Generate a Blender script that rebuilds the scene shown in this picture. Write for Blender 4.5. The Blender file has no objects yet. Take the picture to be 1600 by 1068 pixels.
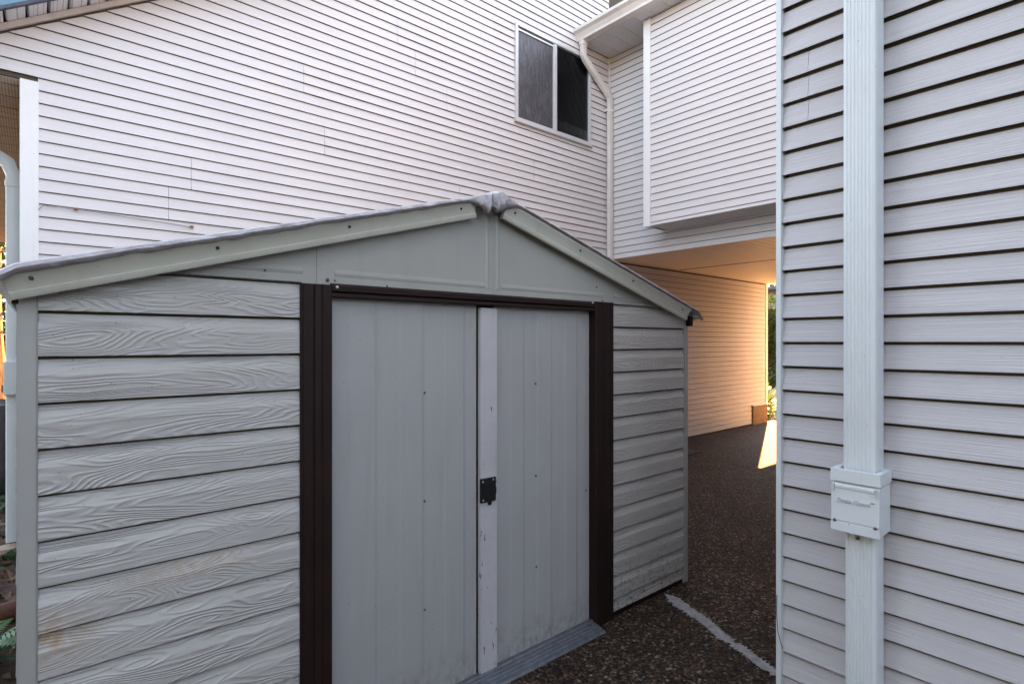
import bpy, math, random
from mathutils import Vector, Matrix
random.seed(7)
scene = bpy.context.scene
R = math.radians
# ------------------------------------------------------------------ camera, sky, sun, exposure
cam_d = bpy.data.cameras.new('camera'); cam = bpy.data.objects.new('camera', cam_d)
scene.collection.objects.link(cam); scene.camera = cam
cam_d.sensor_width = 36; cam_d.lens = 19.53; cam_d.clip_start = .05; cam_d.clip_end = 600
CAM = (-5.864, -4.791, 1.5)
cam.location = CAM; cam.rotation_euler = (R(90), 0, R(-40.82))
SUN_AZ, SUN_EL = R(23.2), R(31)          # azimuth counted from +X towards +Y
S = Vector((math.cos(SUN_EL)*math.cos(SUN_AZ), math.cos(SUN_EL)*math.sin(SUN_AZ), math.sin(SUN_EL)))
wd = bpy.data.worlds.new('World'); scene.world = wd; wd.use_nodes = True
wn = wd.node_tree.nodes; wl = wd.node_tree.links
bg = wn['Background']; sky = wn.new('ShaderNodeTexSky'); sky.sky_type = 'NISHITA'; sky.sun_disc = False
sky.sun_elevation = SUN_EL; sky.sun_rotation = math.pi/2 - SUN_AZ
sky.air_density = 1.0; sky.dust_density = .5; sky.ozone_density = 1.0
hs = wn.new('ShaderNodeHueSaturation'); hs.inputs['Saturation'].default_value = .50
wl.new(sky.outputs[0], hs.inputs['Color']); wl.new(hs.outputs[0], bg.inputs['Color'])
bg.inputs['Strength'].default_value = .05
sd = bpy.data.lights.new('sun', 'SUN'); sun = bpy.data.objects.new('sun', sd); scene.collection.objects.link(sun)
sd.energy = 3.8; sd.angle = R(.53); sd.color = (1, .51, .15)
sun.rotation_euler = S.to_track_quat('Z', 'Y').to_euler(); sun.location = S*30
scene.view_settings.view_transform = 'Standard'; scene.view_settings.look = 'None'
scene.view_settings.gamma = 1; scene.view_settings.exposure = 4.47

# ------------------------------------------------------------------ node helpers
class NT:
    def __init__(s, name):
        s.m = bpy.data.materials.new(name); s.m.use_nodes = True
        s.n = s.m.node_tree.nodes; s.l = s.m.node_tree.links
        s.b = s.n['Principled BSDF']; s.geo = s.n.new('ShaderNodeNewGeometry'); s.P = s.geo.outputs['Position']
        s.rnd = s.n.new('ShaderNodeObjectInfo').outputs['Random']
    def put(s, sock, v):
        if isinstance(v, bpy.types.NodeSocket): s.l.new(v, sock)
        else: sock.default_value = v
    def math(s, op, a, b=0., c=None, clamp=False):
        n = s.n.new('ShaderNodeMath'); n.operation = op; n.use_clamp = clamp
        s.put(n.inputs[0], a); s.put(n.inputs[1], b)
        if c is not None: s.put(n.inputs[2], c)
        return n.outputs[0]
    def mapping(s, scale=(1,1,1), rot=(0,0,0), loc=(0,0,0), src=None, rnd=0):
        v = src or s.P
        if rnd:
            a = s.n.new('ShaderNodeVectorMath'); a.operation = 'ADD'; s.l.new(v, a.inputs[0])
            k = s.math('MULTIPLY', s.rnd, rnd); s.l.new(k, a.inputs[1]); v = a.outputs[0]
        n = s.n.new('ShaderNodeMapping'); s.l.new(v, n.inputs[0])
        n.inputs['Scale'].default_value = scale; n.inputs['Rotation'].default_value = rot; n.inputs['Location'].default_value = loc
        return n.outputs[0]
    def noise(s, vec, scale, detail=3, rough=.5, dist=0):
        n = s.n.new('ShaderNodeTexNoise'); s.l.new(vec, n.inputs['Vector'])
        n.inputs['Scale'].default_value = scale; n.inputs['Detail'].default_value = detail
        n.inputs['Roughness'].default_value = rough; n.inputs['Distortion'].default_value = dist
        return n.outputs['Fac']
    def voro(s, vec, scale, feature='F1', out='Distance', rand=1):
        n = s.n.new('ShaderNodeTexVoronoi'); s.l.new(vec, n.inputs['Vector']); n.feature = feature
        n.inputs['Scale'].default_value = scale; n.inputs['Randomness'].default_value = rand
        return n.outputs[out]
    def ramp(s, fac, stops, interp='LINEAR'):
        n = s.n.new('ShaderNodeValToRGB'); s.put(n.inputs[0], fac); e = n.color_ramp.elements; n.color_ramp.interpolation = interp
        while len(e) < len(stops): e.new(.5)
        for i, (p, c) in enumerate(stops):
            e[i].position = p; e[i].color = (c, c, c, 1) if isinstance(c, (int, float)) else (*c, 1)
        return n.outputs[0]
    def mix(s, f, a, b, mode='MIX'):
        n = s.n.new('ShaderNodeMix'); n.data_type = 'RGBA'; n.blend_type = mode
        s.put(n.inputs[0], f)
        for i, v in ((6, a), (7, b)): s.put(n.inputs[i], v if isinstance(v, bpy.types.NodeSocket) else (*v, 1))
        return n.outputs[2]
    def sep(s, v=None):
        n = s.n.new('ShaderNodeSeparateXYZ'); s.l.new(v or s.P, n.inputs[0]); return n.outputs
    def spot(s, c, r):
        """1 inside a soft ellipsoid round world point c with radii r"""
        sc = [1/q for q in r]; m = s.mapping(scale=sc, loc=[-c[i]*sc[i] for i in range(3)])
        n = s.n.new('ShaderNodeVectorMath'); n.operation = 'LENGTH'; s.l.new(m, n.inputs[0])
        return s.math('SUBTRACT', 1, n.outputs['Value'], clamp=True)
    def bump(s, h, dist, strength=1):
        n = s.n.new('ShaderNodeBump'); s.l.new(h, n.inputs['Height']); n.inputs['Distance'].default_value = dist
        n.inputs['Strength'].default_value = strength
        if s.b.inputs['Normal'].is_linked: s.l.new(s.b.inputs['Normal'].links[0].from_socket, n.inputs['Normal'])
        s.l.new(n.outputs[0], s.b.inputs['Normal'])
    def done(s, col, rough=.5, metal=0, spec=.5):
        s.put(s.b.inputs['Base Color'], col if isinstance(col, bpy.types.NodeSocket) else (*col, 1))
        s.put(s.b.inputs['Roughness'], rough); s.b.inputs['Metallic'].default_value = metal
        s.b.inputs['Specular IOR Level'].default_value = spec
        return s.m

def vinyl(name, base, dirt, grain=.0005, ax=0, fine=60):
    t = NT(name)
    st = [fine, fine, fine*5]; st[ax] = 2.2
    g = t.noise(t.mapping(scale=st, rnd=37), 1, 4, .6, .3)
    g2 = t.noise(t.mapping(scale=[v*3 for v in st], rnd=37), 1, 2)
    low = t.noise(t.P, 2.3, 2)
    t.bump(g, grain); t.bump(g2, grain*.5); t.bump(low, .006, .5)
    blot = t.noise(t.P, 1.1, 5, .62)
    col = t.mix(t.ramp(blot, [(.42, 0), (.75, .35)]), base, dirt)
    fl = t.noise(t.P, 95, 2, .5); col = t.mix(t.ramp(fl, [(.72, 0), (.78, .35)]), col, (.12, .10, .08))
    col = t.mix(t.ramp(g, [(.35, .16), (.6, 0)]), col, (.22, .20, .20))
    var = t.math('MULTIPLY_ADD', t.rnd, .05, .975)
    col = t.mix(1, col, t.ramp(var, [(0, 0), (1, 1)]), 'MULTIPLY')
    return t.done(col, .52)
M = {}
M['house_vinyl'] = vinyl('house_vinyl', (.66, .635, .635), (.58, .555, .545), .0004, 0, 70)
M['wing_vinyl'] = vinyl('wing_vinyl', (.67, .645, .64), (.59, .565, .555), .0004, 1, 70)
M['taupe_vinyl'] = vinyl('taupe_vinyl', (.52, .495, .50), (.44, .42, .425), .0019, 1, 48)

def painted(name, base, dirt=(.3, .28, .25), rough=.42, grime=.25, peel=0, metal=0, spec=.5):
    t = NT(name)
    n = t.noise(t.P, 3.5, 6, .65); st = t.noise(t.mapping(scale=(30, 30, 1.6)), 1, 4, .6)
    f = t.math('MULTIPLY', t.ramp(n, [(.45, 0), (.8, 1)]), grime)
    col = t.mix(f, base, dirt)
    col = t.mix(t.math('MULTIPLY', t.ramp(st, [(.55, 0), (.85, 1)]), grime*.8), col, dirt)
    sp = t.noise(t.P, 130, 2); col = t.mix(t.ramp(sp, [(.72, 0), (.77, .6)]), col, (.10, .08, .06))
    if peel:
        p = t.noise(t.mapping(scale=(60, 60, 16)), 1, 5, .7)
        z = t.sep()[2]; low = t.math('MULTIPLY_ADD', z, .05, .585)
        k = t.math('GREATER_THAN', t.math('ADD', p, t.math('SUBTRACT', .66, low)), .69)
        col = t.mix(t.math('MULTIPLY', k, peel), col, (.05, .035, .035))
        t.bump(p, .0008)
    t.bump(t.noise(t.P, 4, 2), .004, .5); t.bump(t.noise(t.P, 220, 2), .0002)
    return t.done(col, rough, metal, spec)
M['white_trim'] = painted('white_trim', (.76, .76, .75), (.5, .48, .44), grime=.2)
M['pale_blue_trim'] = painted('pale_blue_trim', (.64, .665, .67), (.46, .475, .475), grime=.3)
M['old_gutter'] = painted('old_gutter', (.68, .64, .60), (.38, .34, .30), grime=.45)
M['shed_trim'] = painted('shed_trim', (.55, .54, .46), (.34, .325, .26), grime=.35, rough=.35)
M['shed_post'] = painted('shed_post', (.365, .36, .33), (.26, .255, .23), grime=.3)
M['brown_metal'] = painted('brown_metal', (.016, .0085, .0075), (.035, .018, .012), spec=.18, rough=.5, grime=.5)
M['white_strip'] = painted('white_strip', (.50, .485, .495), (.32, .29, .285), grime=.5, peel=.9, rough=.6)
M['black_metal'] = painted('black_metal', (.006, .006, .007), (.02, .02, .02), rough=.4)
M['blue_fascia'] = painted('blue_fascia', (.13, .26, .36), (.07, .13, .18), grime=.5, rough=.6)
M['navy_edge'] = painted('navy_edge', (.03, .04, .07), rough=.5)
M['screw_steel'] = painted('screw_steel', (.16, .14, .12), (.08, .05, .03), rough=.35, metal=.8, grime=.6)
M['dark_gap'] = painted('dark_gap', (.03, .022, .018), rough=.7)
M['alu'] = painted('alu', (.62, .62, .63), (.4, .4, .4), rough=.38, metal=.35, grime=.35)
M['joint_shade'] = painted('joint_shade_backing', (.085, .068, .045), (.11, .095, .06), rough=.9)  # dark backing colour stands in for shade in the gaps between boards
M['box_lettering'] = painted('box_lettering', (.50, .52, .53), (.4, .41, .41), rough=.6)
M['rubber'] = painted('rubber', (.015, .015, .016), rough=.7)

def shed_siding():
    t = NT('shed_siding_woodgrain')
    v = t.mapping(scale=(1.5, 1.5, 9), rnd=53)
    h = t.noise(v, 1, 2, .45, .25)
    l = t.math('SINE', t.math('MULTIPLY', h, 185))
    fine = t.noise(t.mapping(scale=(6, 6, 120), rnd=53), 1, 3, .6)
    amp = t.ramp(t.noise(t.mapping(scale=(2, 2, 6), rnd=53), 1, 2), [(.3, .25), (.65, 1)])
    t.bump(t.math('MULTIPLY', t.math('POWER', t.math('MULTIPLY_ADD', l, .5, .5), 2.2), amp), .0021)
    t.bump(fine, .0009)
    t.bump(t.noise(t.P, 5, 2), .006, .6)
    n = t.noise(t.P, 2.6, 6, .65)
    col = t.mix(t.ramp(n, [(.42, 0), (.8, .5)]), (.445, .43, .405), (.345, .33, .30))
    sp = t.noise(t.P, 120, 2); col = t.mix(t.ramp(sp, [(.71, 0), (.76, .7)]), col, (.09, .07, .05))
    # rusty splash low on the left panel and mud specks near the ground
    st = t.noise(t.P, 26, 5, .7)
    for c, r, k in (((-5.83, -2.83, .70), (.14, .2, .10), .9), ((-5.5, -2.83, .80), (.3, .2, .05), .7)):
        s = t.math('MULTIPLY', t.spot(c, r), t.math('MULTIPLY', t.ramp(st, [(.38, 0), (.68, 1)]), k), clamp=True)
        col = t.mix(s, col, (.32, .185, .06))
    z = t.sep()[2]
    mud = t.math('MULTIPLY', t.ramp(t.noise(t.P, 38, 4, .7), [(.52, 0), (.62, 1)]), t.ramp(z, [(.05, .75), (.42, 0)]))
    col = t.mix(mud, col, (.11, .075, .05))
    return t.done(col, .42)
M['shed_siding'] = shed_siding()

def door_paint():
    t = NT('shed_door_paint')
    n = t.noise(t.P, 3, 6, .65)
    col = t.mix(t.ramp(n, [(.40, 0), (.8, .45)]), (.37, .366, .358), (.305, .30, .292))
    st = t.noise(t.mapping(scale=(25, 25, 2)), 1, 4); col = t.mix(t.ramp(st, [(.55, 0), (.9, .35)]), col, (.24, .235, .21))
    z = t.sep()[2]
    mud = t.math('MULTIPLY', t.ramp(t.noise(t.mapping(scale=(1, 1, .6)), 30, 6, .75), [(.42, 0), (.70, 1)]), t.ramp(z, [(.03, .8), (.22, 0)]))
    col = t.mix(mud, col, (.12, .095, .065))
    sp = t.noise(t.P, 110, 2); col = t.mix(t.ramp(sp, [(.71, 0), (.76, .5)]), col, (.12, .10, .08))
    t.bump(t.noise(t.P, 6, 2), .004, .5); t.bump(t.noise(t.P, 260, 2), .0004)
    return t.done(col, .40)
M['door_paint'] = door_paint()

def aggregate():
    t = NT('exposed_aggregate')
    v = t.mapping(scale=(1, 1, 1))
    c1 = t.voro(v, 70, out='Color'); d1 = t.voro(v, 70); d2 = t.voro(v, 160)
    c2 = t.voro(v, 160, out='Color')
    g = t.sep(c1)[0]; g2 = t.sep(c2)[1]
    col = t.ramp(g, [(0, (.008, .005, .003)), (.35, (.040, .021, .012)), (.6, (.10, .052, .029)), (.8, (.16, .095, .057)), (.92, (.29, .205, .15)), (1, (.46, .39, .32))])
    colb = t.ramp(g2, [(0, (.010, .006, .004)), (.6, (.062, .036, .022)), (.92, (.14, .095, .066)), (1, (.40, .33, .27))])
    col = t.mix(.4, col, colb)
    col = t.mix(t.ramp(d1, [(.35, 0), (.75, 1)]), col, (.008, .0055, .004))
    big = t.noise(t.P, 1.7, 5, .6); col = t.mix(t.ramp(big, [(.35, .0), (.7, .55)]), col, (.014, .009, .0065))
    rust = t.noise(t.P, 4.3, 4, .6); col = t.mix(t.ramp(rust, [(.58, 0), (.75, .45)]), col, (.10, .045, .02))
    h = t.math('SUBTRACT', 1, d1)
    t.bump(h, .006); t.bump(t.math('SUBTRACT', 1, d2), .002)
    return t.done(col, t.ramp(g2, [(0, .6), (1, .85)]), spec=.2)
M['aggregate'] = aggregate()

def simple(name, c1, c2, scale=6, rough=.8, bump=.01, detail=5):
    t = NT(name); n = t.noise(t.P, scale, detail, .65)
    t.bump(n, bump); return t.done(t.mix(t.ramp(n, [(.3, 0), (.7, 1)]), c1, c2), rough)
M['soil'] = simple('soil', (.030, .018, .011), (.075, .045, .028), 14, .95, .02)
M['bark'] = None
def bark():
    t = NT('bark'); n = t.noise(t.mapping(scale=(14, 14, 2.2)), 1, 5, .65)
    t.bump(n, .02); return t.done(t.mix(t.ramp(n, [(.35, 0), (.65, 1)]), (.06, .032, .018), (.26, .15, .08)), .9)
M['bark'] = bark()
M['log_wood'] = simple('log_wood', (.05, .018, .010), (.13, .05, .025), 9, .8, .01)
M['paint_white'] = simple('paint_white', (.40, .375, .38), (.20, .18, .17), 22, .75, .004)
M['shingle'] = simple('shingle', (.05, .05, .055), (.11, .11, .115), 20, .9, .01)
M['stucco'] = simple('stucco', (.20, .17, .14), (.26, .22, .18), 5, .9, .003)
M['cover_cloth'] = simple('cover_cloth', (.045, .042, .045), (.075, .068, .070), 9, .85, .01)
M['vent_board'] = simple('vent_board', (.30, .19, .09), (.18, .11, .05), 12, .8, .004)
M['concrete'] = simple('concrete', (.40, .31, .22), (.32, .25, .18), 8, .85, .003)
M['cable_white'] = simple('cable_white', (.45, .42, .40), (.25, .22, .2), 40, .6, .0)
M['clip_brown'] = simple('clip_brown', (.36, .14, .03), (.20, .08, .02), 40, .6, .0)

def leaf(name, a, b, trans=.25):
    t = NT(name); n = t.noise(t.P, 7, 3); t.b.inputs['Transmission Weight'].default_value = 0
    col = t.mix(t.ramp(n, [(.35, 0), (.65, 1)]), a, b)
    t.done(col, .5)
    tr = t.n.new('ShaderNodeBsdfTranslucent'); t.l.new(col, tr.inputs[0])
    mx = t.n.new('ShaderNodeMixShader'); mx.inputs[0].default_value = trans
    t.l.new(t.b.outputs[0], mx.inputs[1]); t.l.new(tr.outputs[0], mx.inputs[2])
    t.l.new(mx.outputs[0], t.n['Material Output'].inputs[0]); return t.m
M['leaf_hedge'] = leaf('leaf_hedge', (.022, .055, .018), (.07, .11, .025))
M['leaf_dark'] = leaf('leaf_dark', (.018, .040, .016), (.05, .075, .024))
M['leaf_ivy'] = leaf('leaf_ivy', (.020, .050, .022), (.045, .085, .035), .15)
M['leaf_fern'] = leaf('leaf_fern', (.05, .12, .03), (.09, .17, .045))
M['leaf_yucca'] = leaf('leaf_yucca', (.10, .17, .035), (.17, .22, .05))
M['leaf_litter'] = leaf('leaf_litter', (.09, .045, .020), (.17, .09, .045), .05)

def soffit(name, base, ax):
    """vinyl soffit with rows of punched air holes; ax = direction across the panel rows"""
    t = NT(name); v = t.mapping(scale=(1, 1, 1))
    d = t.voro(v, 62, rand=.0)
    hole = t.math('LESS_THAN', d, .26)
    col = t.mix(hole, base, (.10, .09, .08))
    t.bump(t.math('SUBTRACT', 1, hole), .001)
    t.bump(t.noise(t.P, 3, 2), .004, .5)
    return t.done(col, .5)
M['soffit_perf'] = soffit('soffit_perf', (.72, .71, .70), 0)
M['soffit_plain'] = painted('soffit_plain', (.72, .68, .63), (.5, .46, .40), grime=.25)

def galv():
    t = NT('galvanised'); n = t.voro(t.P, 45, out='Color'); g = t.sep(n)[0]
    st = t.noise(t.mapping(scale=(3, 90, 90), rot=(0, 0, 0)), 1, 3)
    col = t.mix(t.ramp(g, [(0, 0), (1, 1)]), (.17, .19, .22), (.24, .265, .30))
    col = t.mix(t.ramp(st, [(.5, 0), (.8, .5)]), col, (.13, .12, .11))
    return t.done(col, .42, .75)
M['galv'] = galv()

def tarp():
    t = NT('plastic_tarp'); n = t.noise(t.P, 9, 5, .6, .6); n2 = t.noise(t.mapping(scale=(14, 40, 40)), 1, 4, .6, .8)
    t.bump(n, .02); t.bump(n2, .006)
    col = t.mix(t.ramp(n2, [(.35, 0), (.7, 1)]), (.74, .71, .74), (.42, .38, .39))
    t.done(col, .28)
    tr = t.n.new('ShaderNodeBsdfTranslucent'); t.l.new(col, tr.inputs[0])
    mx = t.n.new('ShaderNodeMixShader'); mx.inputs[0].default_value = .25
    t.l.new(t.b.outputs[0], mx.inputs[1]); t.l.new(tr.outputs[0], mx.inputs[2])
    t.l.new(mx.outputs[0], t.n['Material Output'].inputs[0]); return t.m
M['tarp'] = tarp()

def glass(name, base, rough, smear):
    t = NT(name); n = t.noise(t.mapping(scale=(60, 60, 9)), 1, 5, .7); f = t.noise(t.P, 420, 1)
    sm = t.noise(t.P, 4, 4, .6)
    col = t.mix(t.ramp(n, [(.45, 0), (.75, smear)]), base, (.22, .21, .23))
    col = t.mix(t.ramp(f, [(.62, 0), (.72, smear)]), col, (.25, .24, .26))
    return t.done(col, t.ramp(sm, [(.3, rough), (.7, rough+.12)]), spec=.6)
M['glass_screen'] = glass('glass_screen', (.035, .033, .040), .33, .55)
M['glass_dark'] = glass('glass_dark', (.012, .012, .014), .16, .12)

# ------------------------------------------------------------------ mesh helpers
col0 = scene.collection
ORG = {}
def link(o): col0.objects.link(o); return o
def empty(name, loc=(0, 0, 0), rz=0, org=None, label=None, cat=None, group=None):
    o = link(bpy.data.objects.new(name, None)); o.location = loc; o.rotation_euler = (0, 0, rz)
    o.empty_display_size = .2
    ORG[o.name] = Vector(org if org is not None else loc); tag(o, label, cat, group); return o
def tag(o, label=None, cat=None, group=None, kind=None):
    if label: o['label'] = label
    if cat: o['category'] = cat
    if group: o['group'] = group
    if kind: o['kind'] = kind
    return o
def box_faces(i): return [(i, i+3, i+2, i+1), (i+4, i+5, i+6, i+7), (i, i+1, i+5, i+4), (i+1, i+2, i+6, i+5), (i+2, i+3, i+7, i+6), (i+3, i, i+4, i+7)]
class MB:
    def __init__(s): s.v = []; s.f = []
    def box(s, x0, x1, y0, y1, z0, z1):
        i = len(s.v)
        s.v += [(x0, y0, z0), (x1, y0, z0), (x1, y1, z0), (x0, y1, z0), (x0, y0, z1), (x1, y0, z1), (x1, y1, z1), (x0, y1, z1)]
        s.f += box_faces(i); return s
    def prism(s, pts, o, e1, e2, d):
        """polygon pts (a,b) in axes e1,e2 from o, extruded along vector d"""
        o = Vector(o); e1 = Vector(e1); e2 = Vector(e2); d = Vector(d); i = len(s.v); n = len(pts)
        ring = [o+e1*a+e2*b for a, b in pts]
        s.v += [tuple(p) for p in ring]+[tuple(p+d) for p in ring]
        for k in range(n):
            j = (k+1) % n; s.f.append((i+k, i+j, i+n+j, i+n+k))
        s.f.append(tuple(range(i+n-1, i-1, -1))); s.f.append(tuple(range(i+n, i+2*n))); return s
    def tube(s, path, prof, up=(0, 1, 0)):
        """sweep closed profile (a,b) along a path of points"""
        P = [Vector(p) for p in path]; n = len(prof); i0 = len(s.v); up = Vector(up)
        for k, p in enumerate(P):
            t = (P[min(k+1, len(P)-1)]-P[max(k-1, 0)]).normalized()
            a = up.cross(t)
            if a.length < 1e-4: a = Vector((1, 0, 0)).cross(t)
            a.normalize(); b = t.cross(a)
            m = 1
            if 0 < k < len(P)-1:
                c = (P[k+1]-P[k]).normalized().dot((P[k]-P[k-1]).normalized()); m = 1/max(.6, math.sqrt((1+c)/2))
            s.v += [tuple(p+a*q[0]*m+b*q[1]) for q in prof]
        for k in range(len(P)-1):
            for j in range(n):
                q = (j+1) % n; s.f.append((i0+k*n+j, i0+k*n+q, i0+(k+1)*n+q, i0+(k+1)*n+j))
        e = i0+(len(P)-1)*n
        s.f.append(tuple(range(i0+n-1, i0-1, -1))); s.f.append(tuple(range(e, e+n))); return s
    def build(s, name, mat, parent=None, smooth=False, bevel=0):
        lo = [min(v[k] for v in s.v) for k in range(3)]; hi = [max(v[k] for v in s.v) for k in range(3)]
        c = Vector([(lo[k]+hi[k])/2 for k in range(3)])
        if parent is None: c.z = lo[2]
        me = bpy.data.meshes.new(name); me.from_pydata([tuple(Vector(v)-c) for v in s.v], [], s.f)
        import bmesh
        bm = bmesh.new(); bm.from_mesh(me)
        bmesh.ops.recalc_face_normals(bm, faces=bm.faces)
        if bevel: bmesh.ops.bevel(bm, geom=[e for e in bm.edges if e.calc_face_angle(0) > .5], offset=bevel, segments=2, affect='EDGES', clamp_overlap=True)
        bm.to_mesh(me); bm.free()
        if smooth or bevel:
            for p in me.polygons: p.use_smooth = True
            me.set_sharp_from_angle(angle=R(40))
        me.materials.append(M[mat]); o = link(bpy.data.objects.new(name, me))
        ORG[o.name] = c
        if parent is not None: o.parent = parent; o.location = c-ORG[parent.name]
        else: o.location = c
        return o
def ngon(r, n=10, ry=None): return [(r*math.cos(2*math.pi*k/n), (ry or r)*math.sin(2*math.pi*k/n)) for k in range(n)]
def rrect(w, h, r, seg=2):
    out = []
    for cx, cy, a0 in ((w/2-r, h/2-r, 0), (-w/2+r, h/2-r, 90), (-w/2+r, -h/2+r, 180), (w/2-r, -h/2+r, 270)):
        for k in range(seg+1):
            a = R(a0+90*k/seg); out.append((cx+r*math.cos(a), cy+r*math.sin(a)))
    return out
def screw(pos, nrm, r, parent, mat='screw_steel'):
    n = Vector(nrm); a = n.orthogonal().normalized(); b = n.cross(a)
    m = MB(); p = Vector(pos); i = 0
    rings = [(r, 0), (r, r*.35), (r*.6, r*.75)]
    for rr, h in rings: m.v += [tuple(p+n*h+a*(rr*math.cos(k*math.pi/4))+b*(rr*math.sin(k*math.pi/4))) for k in range(8)]
    for q in range(2):
        for k in range(8): m.f.append((q*8+k, q*8+(k+1) % 8, q*8+8+(k+1) % 8, q*8+8+k))
    m.f.append(tuple(range(16, 24)))
    return m.build('screw', mat, parent, smooth=True)

# ================================================================== GROUND
def sheet(name, x0, x1, y0, y1, z, mat, th=.0):
    m = MB(); m.v = [(x0, y0, z), (x1, y0, z), (x1, y1, z), (x0, y1, z)]; m.f = [(0, 1, 2, 3)]
    return tag(m.build(name, mat), kind='structure')
sheet('ground', -150, 150, -150, 150, -.06, 'soil')
g = MB(); g.box(-5.72, 5.2, -14, 0.02, -.4, 0); tag(g.build('paved_yard', 'aggregate'), kind='structure')
g = MB(); g.box(5.2, 12.2, -14, 3.5, -.4, .0); tag(g.build('driveway', 'concrete'), kind='structure')

# worn white painted stripe: ragged strip lying on the slab
def stripe():
    p0 = Vector((-3.02, -2.89)); p1 = Vector((-3.34, -3.74)); d = (p1-p0); L = d.length; d.normalize(); n = Vector((-d.y, d.x))
    m = MB(); N = 170; rr = random.Random(3); wl = wr = 0
    for k in range(N+1):
        t = k/N
        base = .040*(1-.35*t)*(min(1, .25+t*9))
        if .60 < t < .635: base *= .45
        if t > .93: base *= max(.15, (1-t)/.07)
        a = base*(1+.35*rr.uniform(-1, 1)); b = base*(1+.35*rr.uniform(-1, 1))
        cwob = .008*math.sin(t*7)+.006*math.sin(t*19+1)
        p = p0+d*(L*t)
        for s_ in (a, -b):
            q = p+n*(s_+cwob); m.v.append((q.x, q.y, .004))
    for k in range(N): m.f.append((2*k, 2*k+1, 2*k+3, 2*k+2))
    for k in range(150):      # crumbs of paint beside the line
        t = rr.random(); q = p0+d*(L*t)+n*rr.gauss(0, .030); r = rr.uniform(.0015, .006); i = len(m.v); a0 = rr.random()*6
        m.v += [(q.x+r*math.cos(a0+j*1.256), q.y+r*rr.uniform(.6, 1.2)*math.sin(a0+j*1.256), .0045) for j in range(5)]
        m.f.append(tuple(range(i, i+5)))
    return tag(m.build('painted_line', 'paint_white'), kind='structure')
stripe()

# ================================================================== SIDING
CO = .0823
def course_prof(c, lip=.0135, cav=.014, gap=.008):
    return [(.001, cav), (lip-.0035, cav), (lip-.003, 0), (lip, 0), (lip*1.0, .004), (.0045, c-gap), (.001, c-gap)]
def course(parent, mat, axis, a0, a1, plane, nsign, z, c=CO, lip=.0155, top_cut=None, out=0., cut=None, gap=.0046):
    """one siding board; axis 0: runs along x on a plane y=plane; axis 1: runs along y on x=plane"""
    if a1-a0 < .02: return
    j = random.uniform(-.0007, .0007)
    pr = course_prof(c, lip+out+j, gap=min(gap, c*.3))
    if top_cut is not None: pr = [(a, min(b, top_cut)) for a, b in pr]
    e = (0, nsign, 0) if axis == 0 else (nsign, 0, 0)
    o = (a0, plane, z) if axis == 0 else (plane, a0, z)
    d = (a1-a0, 0, 0) if axis == 0 else (0, a1-a0, 0)
    m = MB()
    if cut:   # sloping left end under the rake
        (pl, pt) = cut; n = len(pr); ring0 = []; ring1 = []
        for a, b in pr:
            x0 = pl(z+b); ring0.append((min(x0, a1-.004), plane+nsign*a, z+b)); ring1.append((a1, plane+nsign*a, z+b))
        m.v = ring0+ring1
        for k in range(n): q = (k+1) % n; m.f.append((k, q, n+q, n+k))
        m.f.append(tuple(range(n-1, -1, -1))); m.f.append(tuple(range(n, 2*n)))
    else: m.prism(pr, o, e, (0, 0, 1), d)
    m.build('siding_board', mat, parent)

house = empty('house', (-.7, 4, 0), label='large cream-sided house behind the shed, with gable and an upper wing over a passage', cat='house')
# ---- gable wall (plane y = 0, faces the yard)
XL, XR = -5.92, 4.62
rk = lambda x: 3.995+(x+5.207)*.65            # underside line of the rake
RIDGE = .9
rkz = rk(RIDGE)
inv = lambda z: (z-3.995)/.65-5.207
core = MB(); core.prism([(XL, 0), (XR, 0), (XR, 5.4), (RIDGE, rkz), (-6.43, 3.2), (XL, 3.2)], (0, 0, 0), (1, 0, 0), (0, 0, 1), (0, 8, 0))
gable = core.build('gable_wall', 'joint_shade', house)
WX0, WX1, WZ0, WZ1 = -1.697, -.40, 4.03, 5.148
seams = {0: [-4.952], 1: [-3.2, -1.3], 2: [-4.1, -.9], 3: [-2.465], 4: [-4.698, -1.7], 5: [-2.626], 6: [-3.918, -.7], 7: [-2.0, -5.1], 8: [-3.0], 9: [-1.4]}
for k in range(0, 84):
    z = .0203+k*CO
    if z+CO > rkz-.1: break
    x0 = -5.835 if z < 3.19 else (-6.40 if z < 3.2+CO else None)
    cut = None
    if z >= 3.17:
        xl = inv(z)+.02; cut = (lambda zz: inv(zz)+.03, None); x0 = xl
    x1 = -.02
    grp = (k-2)//3
    sx = [s for s in seams.get(grp % 10 if grp < 9 else (grp*3) % 10, []) if x0+.3 < s < x1-.3]
    if z+CO > 5.5: sx = []
    pts = [x0]+sorted(sx)+[x1]
    for i in range(len(pts)-1):
        a, b = pts[i], pts[i+1]
        off = .0016*(i % 2)
        a2 = a+(.0025 if i else 0)
        segs = [(a2, b)]
        if z+CO*.6 > WZ0 and z+CO*.4 < WZ1:
            segs = [(max(p, q0), min(q, q1)) for p, q in segs for q0, q1 in ((-99, WX0+.01), (WX1-.01, 99)) if min(q, q1)-max(p, q0) > .01]
        for n_, (p, q) in enumerate(segs):
            course(gable, 'house_vinyl', 0, p, q, 0, -1, z, out=off, cut=cut if (i == 0 and n_ == 0) else None)
for k in range(0, 31):                        # the same wall runs on through the passage
    z = .0203+k*CO
    course(gable, 'house_vinyl', 0, .02, 4.01 if k < 4 else 4.54, 0, -1, z)
# corner boards
MB().box(-5.925, -5.831, -.018, .10, 0, 3.198).build('corner_board', 'white_trim', house, bevel=.003)
MB().box(4.545, 4.63, -.020, .10, .30, 2.60).build('corner_board', 'white_trim', house, bevel=.003)
MB().box(-.022, .0, -.022, .0, 2.60, 5.29).build('corner_trim', 'white_trim', house)
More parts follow.
